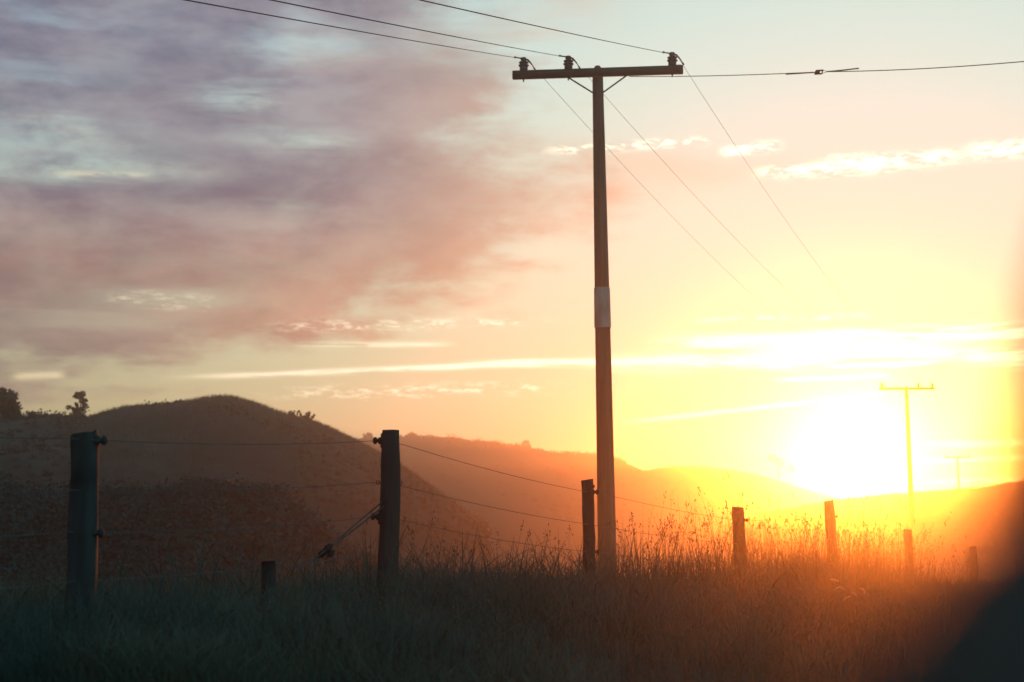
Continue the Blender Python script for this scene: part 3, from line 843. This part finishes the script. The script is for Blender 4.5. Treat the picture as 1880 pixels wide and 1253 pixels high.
# rough grass on the domed hill and the rise by the far poles
for (hk, n, hh, ww, lab) in ((2, 52000, (.12, .42), (.02, .05), 'rough grass covering the domed hill'), (5, 26000, (.12, .42), (.02, .05), 'rough grass on the low rise below the far poles')):
    Vh = hp[hk][1]; jj = r_.integers(0, Vh.shape[1] - 1, n); vv = (r_.uniform(0, 1, n) ** .7 * 45).astype(int)
    fu = r_.uniform(0, 1, n)[:, None]; fv = r_.uniform(0, 1, n)[:, None]
    p = (Vh[vv, jj] * (1 - fu) + Vh[vv, jj + 1] * fu) * (1 - fv) + (Vh[vv + 1, jj] * (1 - fu) + Vh[vv + 1, jj + 1] * fu) * fv
    kp = fbm(p[:, 0] * .25, p[:, 1] * .25, 3, 101) > r_.uniform(-.3, .12, n); p = p[kp]
    V, Fc, _, _ = blades(p[:, 0], p[:, 1], r_.uniform(*hh, len(p)), r_.uniform(*ww, len(p)), r_.uniform(.1, .9, len(p)), r_, z=p[:, 2] - .04, seg=2)
    tag(raw('grass', V, Fc, M['grass']), lab, 'grass', kind='stuff')
# five pale curled seed heads catching the light
def tailgrass(qx, qy, a0, a1, ln, lab):
    Y = 12.0; tip = at(qx, qy, Y); g = Vector((tip.x - .05, tip.y + .02, float(gz(tip.x, tip.y))))
    t = thing('foxtail_grass', lab, 'grass', g, 'pale curled seed heads')
    bm = bmesh.new()
    L = ln * Y / F
    head = [Vector((0, 0, 0))]
    for u in np.linspace(0, 1, 8):
        a = R(a0 + (a1 - a0) * u); head.append(head[-1] + Vector((math.cos(a), 0, math.sin(a))) * L / 8)
    start = Vector(tip) - g
    tube(bm, [Vector((0, 0, 0)), start * .5 + Vector((-.01, 0, .02)), start], [.0025, .002, .0015], 5)
    obj('stem', bm, M['dry'], t)
    rg = np.random.default_rng(int(qx)); pts = [start + p for p in head]
    n = 220; uu = rg.uniform(0, len(pts) - 1.001, n); i0 = uu.astype(int)
    P0 = np.array([tuple(p) for p in pts]); c = P0[i0] + (P0[i0 + 1] - P0[i0]) * (uu - i0)[:, None]
    dr = rg.normal(size=(n, 3)); dr /= np.linalg.norm(dr, axis=1)[:, None]
    e = np.cross(dr, rg.normal(size=(n, 3))); e /= np.linalg.norm(e, axis=1)[:, None]
    s = .010 * np.sin(np.clip(uu / 8, .08, .92) * np.pi)[:, None] + .003
    v = np.stack([c, c + dr * s * .5 + e * .0012, c + dr * s, c + dr * s * .5 - e * .0012], 1).reshape(-1, 3)
    raw('seed_head', v, np.arange(len(v)).reshape(-1, 4), M['tail'], t)
tailgrass(1524, 1064, 0, -28, 16, 'pale straight seed head, highest of the small group below the sun')
tailgrass(1532, 1084, 50, -55, 24, 'pale seed head arched like a hook in the small group below the sun')
tailgrass(1546, 1107, 60, 10, 22, 'pale seed head slanting up to the right, lowest of the small group')
tailgrass(1563, 1089, 5, -90, 14, 'pale seed head drooping to the right in the middle of the small group')
tailgrass(1576, 1082, 25, -100, 18, 'pale curled seed head at the right of the small group below the sun')

# ------------------------------------------------------------------ dark vehicle window edge close to the lens
def near_edge():
    outline = [(1950, 250, .27), (1862, 560, .27), (1826, 760, .27), (1808, 880, .27), (1802, 990, .265), (1790, 1070, .26), (1762, 1150, .25), (1680, 1205, .24),
               (1570, 1258, .23), (1420, 1320, .22), (1250, 1560, .20), (2400, 1560, .20), (2400, 250, .27)]
    P = [at(a_, b_, c_) for a_, b_, c_ in outline]
    o0 = P[9].copy()
    bm = bmesh.new()
    fr = [bm.verts.new(p - o0) for p in P]; bk = [bm.verts.new(p - o0 + Vector((.045, .05, -.03))) for p in P]
    bm.faces.new(fr); bm.faces.new(bk[::-1])
    n = len(P)
    for i in range(n): bm.faces.new((fr[i], bk[i], bk[(i + 1) % n], fr[(i + 1) % n]))
    bmesh.ops.recalc_face_normals(bm, faces=bm.faces)
    bmesh.ops.bevel(bm, geom=[e for e in bm.edges if abs((e.verts[0].co - e.verts[1].co).y) < .02], offset=.006, segments=3, affect='EDGES')
    o = obj('vehicle_window_frame', bm, M['trim'], None); o.location = o0
    tag(o, 'dark out of focus curved edge of a vehicle window, close up at the lower right', 'window frame')
near_edge()
